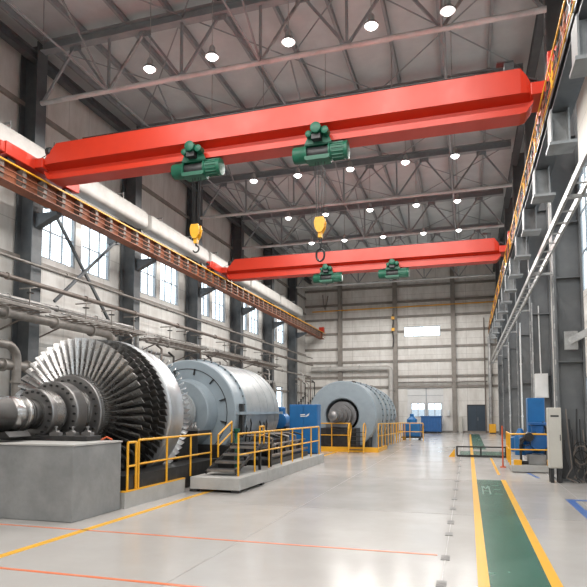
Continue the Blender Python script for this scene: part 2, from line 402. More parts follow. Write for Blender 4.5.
for i, y in enumerate(COLY[1:]):
    o = tr if i == 0 else copy_tree(tr, (0, y, 0))
    o.location = (0, y, 0); k = i - 2
    o['label'] = ('steel roof truss, %s one in view counting away from the camera' % ORD[k-1]) if k >= 1 else 'steel roof truss overhead, behind the first in view, line %s' % ORD[i]
    o['group'] = 'roof trusses'
L6 = (TX1 - TX0)/6
for i, y in enumerate(COLY[2:-1]):
    y2 = y + BAY if y + BAY < YB else YB
    for x in (TX0+L6, TX0+3*L6, TX0+5*L6):        # sway bracing between trusses, down the hall
        for p, q in (((x, y, ZB_), (x, (y+y2)/2, ZT)), ((x, (y+y2)/2, ZT), (x, y2, ZB_))):
            struct(MB().bar(p, q, .045, .045).build('sway_brace', 'truss'))
        struct(MB().tube([(x, y+.1, ZB_), (x, y2-.1, ZB_)], .028, 8).build('tie_bar', 'truss', None, True))
    for x0 in (TX0, TX0+2*L6, TX0+4*L6):         # crossed rods under the deck
        for p, q in (((x0, y, 13.16), (x0+2*L6, y2, 13.16)), ((x0+2*L6, y, 13.13), (x0, y2, 13.13))):
            struct(MB().tube([p, q], .022, 6).build('brace_rod', 'truss'))

# ------------------------------------------------------------------ lamps
LX = (-8.3, -6.4, -4.25, -2.1, -.27); LY = (-5, 0, 4.6, 9.2, 13.55, 17.6, 21.7, 26.5, 30.9, 34.6, 38.2)
def make_lamp():
    t = thing('high_bay_lamp', '', 'lamp', (0,0,0), 'high-bay lamps under the roof')
    MB().tube([(0,0,.18),(0,0,2.3)], .012, 6).build('hanging_rod', 'galv', t)
    MB().lathe([(.30,.05),(.32,.045),(.26,.08),(.16,.09),(.14,.09),(.03,.19),(0,.195),(0,.175),(.12,.08)], (0,0,0), 'Z', 24).build('housing', 'galv', t, True)
    MB().lathe([(-.09,.001),(-.085,.04),(-.068,.08),(-.035,.115),(0,.135),(.02,.135),(.02,.001)], (0,0,0), 'Z', 24).build('lens', 'lamp', t, True)
    return t
lp = make_lamp()
ld = bpy.data.lights.new('lamp_light', 'SPOT'); ld.spot_size = math.radians(174); ld.spot_blend = .2; ld.shadow_soft_size = .09; ld.energy = 150; ld.color = (1, .97, .93)
n = 0
for j, y in enumerate(LY):
    for i, x in enumerate(LX):
        o = lp if n == 0 else copy_tree(lp)
        o.location = (x, y, 11.2); n += 1
        k = j - 3
        o['label'] = ('bright high-bay lamp, %s from the window wall in lamp row %s ahead' % (ORD[i], ORD[k-1])) if k >= 1 else 'bright high-bay lamp, %s from the window wall in the %s row overhead' % (ORD[i], ORD[j])
        l = bpy.data.objects.new('lamp_light', ld); COL.objects.link(l); l.parent = o; l.location = (0, 0, -.22)

# ------------------------------------------------------------------ crane runways
rl = thing('crane_runway', 'rust-red crane runway beam with yellow conductor bar along the window wall', 'crane runway', (-11.7, 14.4, 7.55))
MB().ibeam((-11.7, YF+.1, 8.03), (-11.7, YB-.4, 8.03), .42, .56, .03).build('beam', 'rust', rl)
MB().box(-11.735, -11.665, YF+.1, YB-.4, 8.31, 8.38).build('crane_rail', 'dark', rl)
for i in range(68):
    y = YF + .4 + .8*i
    MB().prism([(-11.685, 7.785), (-11.49, 7.785), (-11.47, 7.9), (-11.47, 8.15), (-11.49, 8.275), (-11.685, 8.275)], 'Y', y-.07, y+.07).build('bracket', 'stiff', rl)
MB().box(-11.44, -11.40, YF+.1, YB-.4, 8.215, 8.25).build('conductor_bar', 'yellow', rl)
MB().box(-11.46, -11.43, YF+.1, YB-.4, 8.03, 8.05).build('conductor_bar', 'rust', rl); MB().box(-11.46, -11.43, YF+.1, YB-.4, 7.88, 7.90).build('conductor_bar', 'rust', rl)
MB().box(-11.9, -11.5, YB-.75, YB-.4, 8.31, 8.75).build('end_stop', 'red', rl)

rr = thing('crane_runway', 'grey crane runway beam with yellow and orange conductor bars along the right-hand columns', 'crane runway', (1.88, 14.4, 7.55))
MB().ibeam((1.88, YF+.1, 7.92), (1.88, YB-.4, 7.92), .40, .78, .03).build('beam', 'steel', rr)
MB().box(1.845, 1.915, YF+.1, YB-.4, 8.31, 8.38).build('crane_rail', 'dark', rr)
y = 3.5; i = 0
while y < 46:
    b = MB().box(1.64, 1.67, y-.2, y+.26, 6.86, 7.52).box(1.95, 1.98, y-.2, y+.26, 6.86, 7.52).box(1.67, 1.95, y-.03, y+.01, 6.86, 7.52).prism([(1.60, 6.80), (2.09, 6.80), (2.09, 6.86), (1.60, 6.86)], 'Y', y-.24, y+.28)
    b.build('bracket', 'bracket_grey', rr); y += BAY/2; i += 1
MB().box(1.655, 1.675, YF+.1, YB-.4, 7.70, 8.22).build('backing_strip', 'black', rr)
MB().box(1.60, 1.625, YF+.1, YB-.4, 8.23, 8.26).build('conductor_bar', 'yellow', rr); MB().box(1.61, 1.63, YF+.1, YB-.4, 7.70, 7.72).build('conductor_bar', 'yellow', rr)
MB().box(1.63, 1.645, YF+.1, YB-.4, 8.06, 8.08).build('conductor_bar', 'rust', rr); MB().box(1.63, 1.645, YF+.1, YB-.4, 7.88, 7.90).build('conductor_bar', 'orange', rr)
for i in range(75):
    y = YF + .4 + .7*i
    b = MB().bar((1.645, y, 8.24), (1.625, y+.02, 7.72), .03, .05).bar((1.64, y, 7.74), (1.63, y+.33, 8.22), .03, .02)
    b.build('insulator_bracket', ('yellow', 'dark', 'rust', 'black')[i % 4], rr)

# ------------------------------------------------------------------ bridge cranes
def make_crane():
    t = thing('bridge_crane', '', 'crane', (-5.05, 0, 8.4))
    def sec(x, z0, zt, wu, wl, zm, zl):   # girder section: wide upper box, undercut, narrow lower web with flange
        f = wl + .15
        pr = [(f, z0), (f, zl-.02), (wl, zl), (wl, zm-.09), (wu, zm), (wu, zt), (-wu, zt), (-wu, zm), (-wl, zm-.09), (-wl, zl), (-f, zl-.02), (-f, z0)]
        return [(x, a, z) for a, z in pr]
    MB().loft([sec(-11.34, 8.42, 8.74, .32, .12, 8.62, 8.50), sec(-11.22, 8.22, 8.80, .38, .12, 8.60, 8.36), sec(-10.85, 8.20, 9.16, .40, .12, 8.60, 8.35),
               sec(1.24, 8.20, 9.16, .40, .12, 8.60, 8.35), sec(1.36, 8.23, 9.0, .38, .12, 8.60, 8.37), sec(1.50, 8.42, 8.74, .32, .12, 8.62, 8.50)]).build('girder', 'red', t)
    for x in (-11.7, 1.88):
        e = MB().box(x-.15, x+.15, -1.45, 1.45, 8.50, 8.86).box(x-.11, x+.11, -1.6, -1.45, 8.54, 8.82).box(x-.11, x+.11, 1.45, 1.6, 8.54, 8.82)
        ec = e.build('end_carriage', 'red', t, bevel=.015)
        for y in (-1.15, 1.15): MB().lathe([(-.05,.05),(-.05,.15),(-.035,.15),(-.03,.125),(.03,.125),(.035,.15),(.05,.15),(.05,.05)], (x, y, 8.505), 'X', 20).build('wheel', 'dark', ec, True)
        for y in (-1.66, 1.66): MB().lathe([(-.07,.06),(.05,.06),(.07,.04)], (x, y, 8.66), 'Y', 14).build('buffer', 'black', ec, True)
    MB().box(1.78, 1.96, -.55, -.40, 8.86, 9.36).box(1.80, 1.94, -.40, -.1, 9.0, 9.1).build('end_post', 'red', t, bevel=.01)
    MB().box(-11.62, -11.28, -.42, .42, 8.52, 8.80).build('joint_plate', 'red', t, bevel=.02)
    MB().box(1.44, 1.76, -.42, .42, 8.52, 8.80).build('joint_plate', 'red', t, bevel=.02)
    MB().box(.92, 1.12, -.36, -.12, 9.12, 9.36).bar((1.05, -.2, 9.16), (1.6, -.2, 8.95), .05, .05).bar((.76, -.2, 9.44), (1.12, -.2, 9.42), .2, .025).bar((1.0, -.2, 9.30), (.97, -.2, 9.44), .03, .03).build('control_box', 'black', t)
    MB().tube([(-11.0, -.3, 8.95), (-11.0, -.3, 9.25)], .015, 6).lathe([(-.16,.05),(-.12,.13),(.0,.13),(.06,.06)], (-11.08, -.3, 8.98), 'X', 14).build('warning_horn', 'black', t)
    MB().tube([(-11.5, -.25, 8.86), (-11.0, -.3, 9.0)], .012, 6).tube([(-10.0,-.38,9.19),(.3,-.38,9.19)], .018, 6).build('cable', 'black', t)
    return t
cr1 = make_crane(); cr1.location.y = 13.35
cr1['label'] = 'nearer red overhead bridge crane spanning high across the hall above the turbine rotor'
cr2 = copy_tree(cr1); cr2.location.y = 26.2
cr2['label'] = 'farther red overhead bridge crane, looking shorter and lower, in front of the back wall'
for c in (cr1, cr2): c['group'] = 'red bridge cranes'

def make_hoist():
    t = thing('electric_hoist', '', 'hoist', (0, 0, 7.92), 'green electric hoists')
    y = -.18
    MB().lathe([(-.30,.15),(-.28,.16),(.28,.16),(.30,.15)], (-.03, y, 7.92), 'X', 24).build('rope_drum', 'black', t, True)
    g = MB().lathe([(-.66,.12),(-.655,.19),(-.60,.205),(-.36,.205),(-.34,.22),(-.30,.22),(-.30,.1)], (0, y, 7.92), 'X', 24).build('gearbox', 'green', t, True)
    mo = MB().lathe([(.24,.1),(.24,.22),(.28,.22),(.29,.20),(.62,.20),(.63,.215),(.70,.215),(.715,.14)], (0, y, 7.92), 'X', 24)
    for k in range(16):
        a = 2*PI*k/16; mo.bar((.32, y+.205*math.cos(a), 7.92+.205*math.sin(a)), (.6, y+.205*math.cos(a), 7.92+.205*math.sin(a)), .02, .02)
    mo.build('motor', 'green', t, True)
    MB().box(-.34, .28, y-.10, y+.16, 8.08, 8.13).box(-.34, .28, y-.20, y-.16, 7.72, 7.80).box(-.31, .25, y-.2, y+.18, 7.70, 7.74).build('frame', 'green', t)
    tl = MB().prism([(-.34, 8.08), (.34, 8.08), (.20, 8.40), (-.20, 8.40)], 'Y', -.38, -.34).prism([(-.34, 8.08), (.34, 8.08), (.20, 8.40), (-.20, 8.40)], 'Y', .34, .38).box(-.34, .34, -.36, .36, 8.06, 8.09).build('trolley', 'green', t)
    for x in (-.17, .17):
        for s in (-1, 1): MB().lathe([(-.05,.03),(-.05,.075),(.05,.085),(.05,.03)], (x, s*.28, 8.24), 'Y', 16).build('wheel', 'dark', tl, True)
    MB().lathe([(-.30,.09),(-.28,.13),(-.06,.14),(-.02,.10)], (.0, -.36, 8.36), 'Y', 18).lathe([(-.24,.05),(-.22,.09),(.0,.09)], (.21, -.36, 8.30), 'Y', 14).lathe([(-.20,.05),(-.18,.08),(.0,.08)], (-.2, -.36, 8.27), 'Y', 14).build('travel_motor', 'green', t, True)
    MB().box(-.12, .10, -.56, -.38, 8.12, 8.24).build('brake', 'black', t)
    return t
h0 = make_hoist()
h1 = copy_tree(h0); h2 = copy_tree(h0); h3 = copy_tree(h0)
for h, x, y, lab in ((h0, -6.62, 13.35, 'green electric hoist on the nearer crane, closer to the window wall'), (h1, -3.32, 13.35, 'green electric hoist near the middle of the nearer crane girder, carrying the long ropes'),
                     (h2, -6.22, 26.2, 'green electric hoist under the farther crane, beside the hanging hook ring'), (h3, -3.14, 26.2, 'green electric hoist under the farther crane, closer to the right-hand runway')):
    h.location = (x, y, 7.96); h['label'] = lab
def hook_block(root, zb, chain):
    """ropes, yellow block and steel hook under a hoist; root is at (x, y, 7.92)"""
    x, y = root.location.x, root.location.y - .18
    r = MB()
    for dx in (-.12, -.05, .05, .12): r.tube([(x+dx, y, 7.8), (x+dx*.7, y, zb+.14)], .009, 6)
    r.build('hoist_rope', 'dark', root)
    pl = [(x-.10, zb+.17), (x+.10, zb+.17), (x+.135, zb+.05), (x+.11, zb-.10), (x+.05, zb-.20), (x-.05, zb-.20), (x-.11, zb-.10), (x-.135, zb+.05)]
    b = MB().prism(pl, 'Y', y-.10, y-.06).prism(pl, 'Y', y+.06, y+.10)
    b.lathe([(-.06,.03),(-.06,.11),(.06,.11),(.06,.03)], (x, y, zb+.04), 'Y', 18).box(x-.045, x+.045, y-.06, y+.06, zb-.32, zb-.14)
    hb = b.build('hook_block', 'yellow', root)
    k = MB(); ze = zb - .32
    if chain:
        z = ze
        while z > zb - .58:
            k.tube([(x+.035*math.cos(a), y, z-.04+.05*math.sin(a)) if int(round(z*50)) % 2 else (x, y+.035*math.cos(a), z-.04+.05*math.sin(a)) for a in [2*PI*q/10 for q in range(10)]], .012, 6, True); z -= .07
        ze = zb - .58
        k.tube([(x+.10*math.cos(a), y, ze-.16+.15*math.sin(a)) for a in [2*PI*q/18 for q in range(18)]], .026, 8, True)
    else:
        pts = [(x, y, ze+.05), (x, y, ze-.05)] + [(x + .085*math.sin(a), y, ze-.14+.085*math.cos(a)) for a in [PI*q/8*1.0 for q in range(0, 12)]]
        k.tube(pts, .022, 8)
    k.build('hook', 'dark', hb, True)
hook_block(h0, 6.32, False); hook_block(h1, 6.18, True)

# ------------------------------------------------------------------ wall ducts, pipes, braces on the window wall
for i, y in enumerate(COLY):
    if y < 7 or y > 42: continue
    r0, r1 = .40, .5
    pr = []
    t = thing('insulated_duct', 'long pale insulated duct length above the rust-red runway, %s from the camera' % ORD[i-3], 'duct', (-12.35, y+2.75, 9.1), 'insulated ducts')
    z0, z1, x0, x1 = 8.92, 9.60, -12.56, -11.98
    def ring(yy, g): 
        cx, cz = (x0+x1)/2, (z0+z1)/2; w, h = (x1-x0)/2*g, (z1-z0)/2*g
        return [(cx + w*(abs(math.cos(a))**.5)*(1 if math.cos(a) > 0 else -1), yy, cz + h*(abs(math.sin(a))**.5)*(1 if math.sin(a) > 0 else -1)) for a in [2*PI*q/24 for q in range(24)]]
    MB().loft([ring(y+.05, .6), ring(y+.10, .9), ring(y+.25, 1), ring(y+5.25, 1), ring(y+5.4, .9), ring(y+5.45, .6)]).build('duct_body', 'duct', t, True)
    for yy in (y+1.4, y+4.1): MB().bar((-12.3, yy, 9.58), (-12.3, yy, 9.95), .03, .03).bar((-12.3, yy, 9.9), (-13.28, yy, 9.9), .04, .04).build('hanger', 'galv', t)
def pipe(name, label, pts, r, mat, flanges=(), cat='pipe'):
    t = thing(name, label, cat, pts[0])
    MB().tube(pts, r, 14).build('pipe_run', mat, t, True)
    for p, ax in flanges: MB().lathe([(-.03, r), (-.03, r*1.4), (.03, r*1.4), (.03, r)], p, ax, 18).build('flange', mat, t, True)
    return t
def elbow(p, a, c, r, n=6):   # corner p between directions a and c
    p, a, c = Vector(p), Vector(a).normalized(), Vector(c).normalized()
    return [tuple(p + (-a)*r*(1-math.sin(t)) + c*r*(1-math.cos(t))) for t in [PI/2*q/n for q in range(n+1)]]
FY = [9.5, 12.0, 15.5, 18.5, 22.0, 26, 30, 34, 38]
pipe('wall_pipe', 'thin tan pipe running the wall just under the windows, topmost of the pipes', [(-12.42, YF+.5, 6.1), (-12.42, YB-1, 6.1)], .045, 'pipe', [((-12.42, y, 6.1), 'Y') for y in FY])
pipe('wall_pipe', 'brown pipe running the wall second below the windows', [(-12.42, YF+.5, 5.52), (-12.42, YB-1, 5.52)], .075, 'pipe_b', [((-12.42, y+1, 5.52), 'Y') for y in FY])
pipe('wall_pipe', 'pale pipe on the pipe rack behind the rotor', [(-12.35, YF+.5, 4.92), (-12.35, 19.3, 4.92), (-12.35, 19.6, 4.6), (-12.35, 19.6, 3.2)], .07, 'foil', [((-12.35, y, 4.92), 'Y') for y in (11, 13, 15, 17)])
pipe('wall_pipe', 'thick grey pipe with a bent end below the pipe rack', [(-12.1, YF+.5, 4.4)] + elbow((-12.1, 17.6, 4.4), (0,1,0), (0,0,-1), .35) + [(-12.1, 17.6, 2.2)], .14, 'pipe', [((-12.1, y, 4.4), 'Y') for y in (12.6, 14.6, 16.4)])
pipe('wall_pipe', 'thick low pipe at shaft height behind the rotor', [(-12.0, YF+.5, 2.95), (-12.0, 16.0, 2.95)], .13, 'pipe', [((-12.0, y, 2.95), 'Y') for y in (12.5, 13.4, 15)])
pipe('wall_pipe', 'foil-lagged pipe elbow beside the rotor blades', [(-11.9, 9.5, 3.5)] + elbow((-11.9, 12.9, 3.5), (0,1,0), (0,0,-1), .4) + [(-11.9, 12.9, 1.6), (-11.9, 12.9, 0)], .12, 'pipe', [((-11.9, 12.9, 2.5), 'Z')])
pipe('wall_pipe', 'grey pipe along the wall behind the generator casing', [(-12.35, 20.3, 4.5), (-12.35, 45.5, 4.5)], .06, 'pipe', [((-12.35, y, 4.5), 'Y') for y in FY[4:]])
pipe('wall_pipe', 'foil pipe low along the wall behind the generator casing', [(-12.3, 20.3, 3.6), (-12.3, 36, 3.6), (-12.3, 36.2, 3.4), (-12.3, 36.2, 0)], .11, 'foil', [((-12.3, y, 3.6), 'Y') for y in (23, 27, 31)])
# rack with rungs
for i, (y0, y1) in enumerate(((9.3, 14.0), (14.9, 19.3), (20.4, 24.8), (26, 30.4), (31.5, 36))):
    z = 4.62; x0, x1 = -12.75, -11.75
    t = thing('pipe_rack', 'rack of small pipes and rungs on the window wall, %s from the camera' % ORD[i], 'pipe rack', (-12.3, (y0+y1)/2, z), 'pipe racks')
    MB().bar((x1, y0, z), (x1, y1, z), .05, .08).build('side_rail', 'pipe', t); MB().bar((x0, y0, z), (x0, y1, z), .05, .08).build('side_rail', 'pipe', t)
    k = int((y1-y0)/.42)
    for q in range(k+1):
        y = y0 + (y1-y0)*q/k; MB().bar((x0, y, z), (x1, y, z), .035, .04).build('rung', 'pipe_b', t)
    for q, x in enumerate((-12.6, -12.45, -12.0, -11.88)): MB().tube([(x, y0-.1, z+.06+.02*q), (x, y1+.1, z+.06+.02*q)], .022, 8).build('small_pipe', 'pipe' if q % 2 else 'foil', t, True)
    for y in (y0+.4, y1-.4): MB().bar((x1, y, z), (XL+.01, y, z-.55), .04, .04).bar((x0, y, z), (XL+.01, y, z), .04, .04).build('bracket', 'pipe_b', t)
    for q in range(3):
        y = y0 + .8 + (y1-y0-1.6)*q/2
        r = MB().tube([(-11.8, y, z+.05), (-11.8, y, z+.55), (-11.8, y+.25, z+.62), (-12.4, y+.25, z+.62)], .02, 8)
        ri = r.build('riser', 'pipe', t, True)
        MB().tube([(-11.8+.10*math.cos(a), y+.10*math.sin(a), z+.42) for a in [2*PI*p/14 for p in range(14)]], .012, 6, True).bar((-11.9, y, z+.42), (-11.7, y, z+.42), .015, .015).bar((-11.8, y-.1, z+.42), (-11.8, y+.1, z+.42), .015, .015).build('valve_wheel', 'dark', ri)
# standing manifolds with risers below the racks
for i, (y0, y1) in enumerate(((18.3, 19.5), (20.6, 22.4), (24.2, 26.2), (28, 30.2), (33.4, 35.6), (41.5, 43.5), (44.2, 46.4))):
    t = thing('pipe_manifold', 'stand of risers and valves on the floor by the window wall, %s from the camera' % ORD[i], 'pipework', (-12.4, (y0+y1)/2, 0), 'pipework stands')
    MB().tube([(-12.2, y0, 1.0), (-12.2, y1, 1.0)], .08, 12).build('header', 'pipe_b', t, True); MB().tube([(-12.4, y0, 4.1), (-12.4, y1, 4.1)], .06, 12).build('header', 'pipe', t, True)
    for q in range(4):
        y = y0 + .12 + (y1-y0-.24)*q/3; h = 3.6 + .9*((q*37+i*11) % 5)/4
        ri = MB().tube([(-12.2, y, 0), (-12.2, y, h), (-12.45, y, h+.2)], .035+.015*(q % 2), 10).build('riser', ('pipe', 'pipe_b', 'foil', 'dark')[q], t, True)
        MB().lathe([(-.10,.05),(-.10,.09),(-.07,.09),(-.05,.06),(.05,.06),(.07,.09),(.10,.09),(.10,.05)], (-12.2, y, 2.3+.2*q), 'Z', 14).tube([(-12.02, y+.11*math.cos(a), 2.3+.2*q+.11*math.sin(a)) for a in [2*PI*p/14 for p in range(14)]], .013, 6, True).bar((-12.2, y, 2.3+.2*q), (-12.02, y, 2.3+.2*q), .02, .02).build('valve', 'dark', ri, True)
# crossed wall braces
for i, (p, q, lab) in enumerate((((-13.0, 15.3, 8.5), (-13.0, 19.2, 4.6), 'slanting grey wall brace falling away down the hall across the nearest windows'), ((-12.96, 19.0, 8.3), (-12.96, 15.6, 5.3), 'slanting grey wall brace rising away down the hall across the nearest windows'))):
    t = thing('wall_brace', lab, 'brace', p); MB().bar(p, q, .08, .09).build('angle_bar', 'steel', t)
    MB().box(-13.28, -12.92, p[1]-.15, p[1]+.15, p[2]-.12, p[2]+.12).build('gusset_plate', 'steel', t)

# back wall piping
pipe('back_wall_duct', 'fat pale lagged pipe along the back wall, bending down by the column', [(-12.6, 46.9, 5.2)] + elbow((-5.95, 46.9, 5.2), (1,0,0), (0,0,-1), .35) + [(-5.95, 46.9, 2.4), (-5.95, 46.9, 0)], .2, 'duct', [((x, 46.9, 5.2), 'X') for x in (-11, -8.5)] + [((-5.95, 46.9, 3.4), 'Z')])
pipe('downpipe', 'grey downpipe in the far corner of the back wall', [(1.7, 46.95, 0), (1.7, 46.95, 7.4), (1.85, 46.95, 7.6), (2.4, 46.95, 7.6)], .14, 'galv', [((1.7, 46.95, z), 'Z') for z in (2, 4.5, 6.8)])
pipe('downpipe', 'slim dark downpipe beside the grey one in the far corner', [(1.32, 46.95, 0), (1.32, 46.95, 9.0)], .05, 'pipe_b')
pipe('gas_pipe', 'thin yellow gas pipe high across the back wall', [(-12.6, 47.1, 10.15), (2.3, 47.1, 10.25)], .05, 'yellow')
pipe('wall_pipe', 'thin grey pipe along the back wall above the gate', [(-5.4, 47.1, 4.0), (1.5, 47.1, 4.0)], .06, 'pipe', [((x, 47.1, 4.0), 'X') for x in (-3.4, -.6)])
t = thing('cable_drop', 'dark cable with two yellow clamps hanging on the back wall column', 'cable', (-5.66, 47.0, 7.0))
MB().tube([(-5.75, 47.0, 9.6), (-5.72, 46.98, 9.0), (-5.78, 46.98, 8.2), (-5.7, 46.98, 7.5), (-5.76, 46.98, 6.9)], .05, 8).build('cable', 'dark', t, True)
for z in (9.3, 8.35): MB().box(-5.86, -5.6, 46.88, 47.02, z-.12, z+.12).build('clamp', 'yellow', t)
t = thing('wall_hook', 'bent wire hook shape hanging on the upper back wall', 'hook', (-10.9, 47.2, 9.9))
MB().tube([(-11.7, 47.2, 11.6), (-11.62, 47.2, 10.6), (-11.5, 47.2, 10.35), (-11.38, 47.2, 10.6), (-11.25, 47.2, 11.5)], .04, 8).build('wire', 'pipe_b', t, True)

# ------------------------------------------------------------------ right-hand wall: cable ladder, conduits
t = thing('cable_ladder', 'pale galvanised double cable ladder running along the right-hand columns', 'cable ladder', (1.74, 14, 5.3))
for x in (1.62, 1.83):
    MB().box(x-.02, x+.025, 4, 45.5, 5.17, 5.29).build('side_rail', 'galv', t)
    MB().tube([(x+.035, 4, 5.27), (x+.035, 45.5, 5.27)], .016, 8).build('cable', 'white', t, True)
for i in range(62): MB().bar((1.63, 4.2+.67*i, 5.22), (1.83, 4.2+.67*i, 5.22), .03, .025).build('rung', 'galv', t)
for i in range(9): MB().bar((1.60, 3.1+BAY*i+1.3, 5.17), (2.12, 3.1+BAY*i+1.3, 5.17), .06, .05).build('bracket', 'galv', t)
for i, (x, y, z0, z1, r, mat) in enumerate(((1.98, 19.3, 0, 5.1, .02, 'galv'), (1.98, 23.6, 0, 5.1, .03, 'white'), (1.98, 30.2, 0, 5.1, .035, 'galv'))):
    pipe('conduit', 'upright %s conduit along the right-hand columns, %s from the camera' % (('pale', 'grey')[mat == 'galv'], ORD[i]), [(x, y, z0), (x, y, z1)], r, mat, [((x, y, z), 'Z') for z in (1.5, 3.5, 5.5)], 'conduit')
t = thing('junction_box', 'pale grey junction box on the column above the blue pump panel', 'box', (2.38, 20.85, 2.5))
MB().box(2.18, 2.58, 20.74, 21.02, 2.14, 2.95).build('enclosure', 'white', t, bevel=.012); MB().box(2.21, 2.55, 20.72, 20.74, 2.18, 2.91).build('lid', 'white', t); MB().tube([(2.38, 20.88, 2.95), (2.38, 20.95, 3.2), (2.38, 21.1, 5.3)], .02, 8).build('conduit', 'white', t)
t = thing('wall_bracket', 'grey angled bracket arm on the nearest right-hand column', 'bracket', (2.35, 13.9, 3.5))
MB().bar((2.42, 15.35, 3.4), (3.35, 14.9, 3.9), .08, .16).build('arm', 'galv', t); MB().box(2.3, 2.6, 15.32, 15.39, 3.2, 3.65).build('mount_plate', 'galv', t)
t = thing('cable_bundle', 'loose dark cables hanging and coiled at the foot of the nearest right-hand column', 'cables', (2.3, 14.0, 0))
for k in range(9):
    x = 2.22 + .06*k; z = 1.0 + .25*((k*7) % 4)
    MB().tube([(x, 15.34, z), (x+.03*math.sin(k), 15.25, z*.6), (x+.07, 15.2-.03*(k % 3), .35), (x+.02-.1*math.sin(k*2), 15.1-.05*(k % 2), .12), (x+.12, 14.95, .03)], .012+.004*(k % 3), 6).build('cable', ('dark', 'pipe_b', 'black')[k % 3], t, True)
for k in range(3): MB().tube([(2.55+.16*math.cos(a), 15.1+.02*k, .55+.1*k+.22*math.sin(a)) for a in [2*PI*q/20 for q in range(20)]], .014, 6, True).build('coil', ('dark', 'pipe_b', 'dark')[k], t, True)

# beige cabinet in front of the nearest right-hand column
t = thing('control_cabinet', 'tall beige control cabinet standing between the blue pump and the nearest right-hand column', 'cabinet', (1.98, 15.1, 0))
MB().box(1.83, 2.12, 14.95, 15.28, .34, 1.78).build('body', 'beige', t, bevel=.015)
dr = MB().box(1.845, 2.105, 14.925, 14.95, .37, 1.75).build('door', 'beige', t, bevel=.006); MB().box(2.07, 2.085, 14.90, 14.925, 1.0, 1.14).build('handle', 'dark', dr)
MB().box(1.88, 2.06, 14.92, 14.925, 1.56, 1.60).build('vent', 'dark', dr)
for x in (1.89, 2.06):
    for y in (15.0, 15.23): MB().box(x-.04, x+.04, y-.04, y+.04, 0, .34).build('leg', 'black', t)
# pump skid
t = thing('pump_skid', 'blue pump set with tall blue panel on a low grey skid by the columns', 'pump', (1.6, 18.2, 0))
MB().box(1.04, 2.15, 17.15, 19.0, .02, .2).build('skid_base', 'concrete_l', t, bevel=.01)
MB().box(1.56, 2.02, 18.0, 18.45, .2, 2.08).build('panel', 'blue', t, bevel=.015)
MB().lathe([(-.42,.1),(-.40,.24),(-.02,.26),(0,.30),(.06,.30),(.08,.2),(.35,.2),(.38,.1)], (1.78, 17.7, .85), 'Y', 24).build('motor', 'blue_dk', t, True)
MB().lathe([(-.1,.1),(-.1,.17),(.1,.19),(.14,.26),(.2,.26)], (1.78, 17.6, 1.18), 'Z', 20).build('pump_casing', 'blue_dk', t, True); MB().lathe([(-.08,.08),(-.08,.14),(.1,.14)], (1.5, 17.6, .62), 'X', 18).build('pump_casing', 'blue_dk', t, True)
MB().lathe([(0,.16),(.5,.17),(.6,.12),(.75,.06)], (1.32, 17.7, .45), 'Z', 20).lathe([(0,.11),(.4,.11),(.45,.06)], (1.2, 18.3, .5), 'Z', 18).build('filter_vessel', 'blue', t, True)
for fit in (MB().lathe([(-.16,.05),(-.16,.12),(.0,.14),(.0,.05)], (1.5, 17.3, .98), 'Y', 16), MB().lathe([(-.1,.04),(-.1,.08),(.1,.08)], (1.98, 17.4, .7), 'Z', 12)): fit.build('fitting', 'dark', t, True)
MB().tube([(1.3,17.35,.3),(1.28,17.3,.75),(1.42,17.28,.95)], .035, 8).build('hose', 'dark', t, True)
MB().box(1.5, 1.95, 17.35, 17.95, .2, .48).build('pedestal', 'concrete', t, bevel=.02)
MB().tube([(1.32, 17.6, .5), (1.32, 17.45, .9), (1.55, 17.4, 1.05), (1.78, 17.45, 1.05)], .05, 10).tube([(1.2, 17.5, .25), (2.0, 17.5, .25)], .05, 10).tube([(1.95, 17.6, .3), (1.98, 17.5, 1.2), (1.9, 17.5, 1.4)], .03, 8).build('pipework', 'dark', t, True)
MB().tube([(1.43+.12*math.cos(a), 17.3, .85+.12*math.sin(a)) for a in [2*PI*p/14 for p in range(14)]], .014, 6, True).build('hand_wheel', 'dark', t)
MB().box(1.1, 1.3, 17.22, 17.4, .2, .34).box(1.96, 2.1, 17.22, 17.36, .2, .36).build('valve_block', 'yellow', t)

t.location.x += .10
def railing(label, pts, h=.92, sp=1.0, mat='yellow', group='yellow guard rails', r=.022, mids=(.5,), toe=False):
    t = thing('guard_railing', label, 'railing', pts[0], group)
    up = Vector((0,0,h)); P_ = [Vector(p) for p in pts]
    MB().tube([p + up for p in P_], r, 8).build('top_rail', mat, t, True)
    for m in mids: MB().tube([p + up*m for p in P_], r*.85, 8).build('mid_rail', mat, t, True)
    for a, c in zip(P_[:-1], P_[1:]):
        k = max(1, round((c-a).length / sp))
        for q in range(k+1 if a == P_[-2] or len(P_) == 2 else k):
            p = a + (c-a)*q/k; MB().tube([p, p+up], r, 8).build('post', mat, t, True)
    if toe:
        for a, c in zip(P_[:-1], P_[1:]): MB().bar(a + Vector((0,0,.08)), c + Vector((0,0,.08)), .012, .14).build('toe_board', mat, t)
    return t
railing('yellow guard rail around the blue pump set by the right-hand columns', [(1.12, 18.9, .2), (1.10, 17.2, .2), (2.22, 17.2, .2)], .86, .9)
t = thing('bollard_post', 'thin rusty orange post at the corner of the blue pump skid', 'post', (.98, 18.6, 0)); MB().tube([(.98, 18.6, 0), (.98, 18.6, 1.25)], .022, 8).build('pole', 'orange', t, True); MB().box(.9, 1.06, 18.52, 18.68, 0, .03).build('foot', 'orange', t)
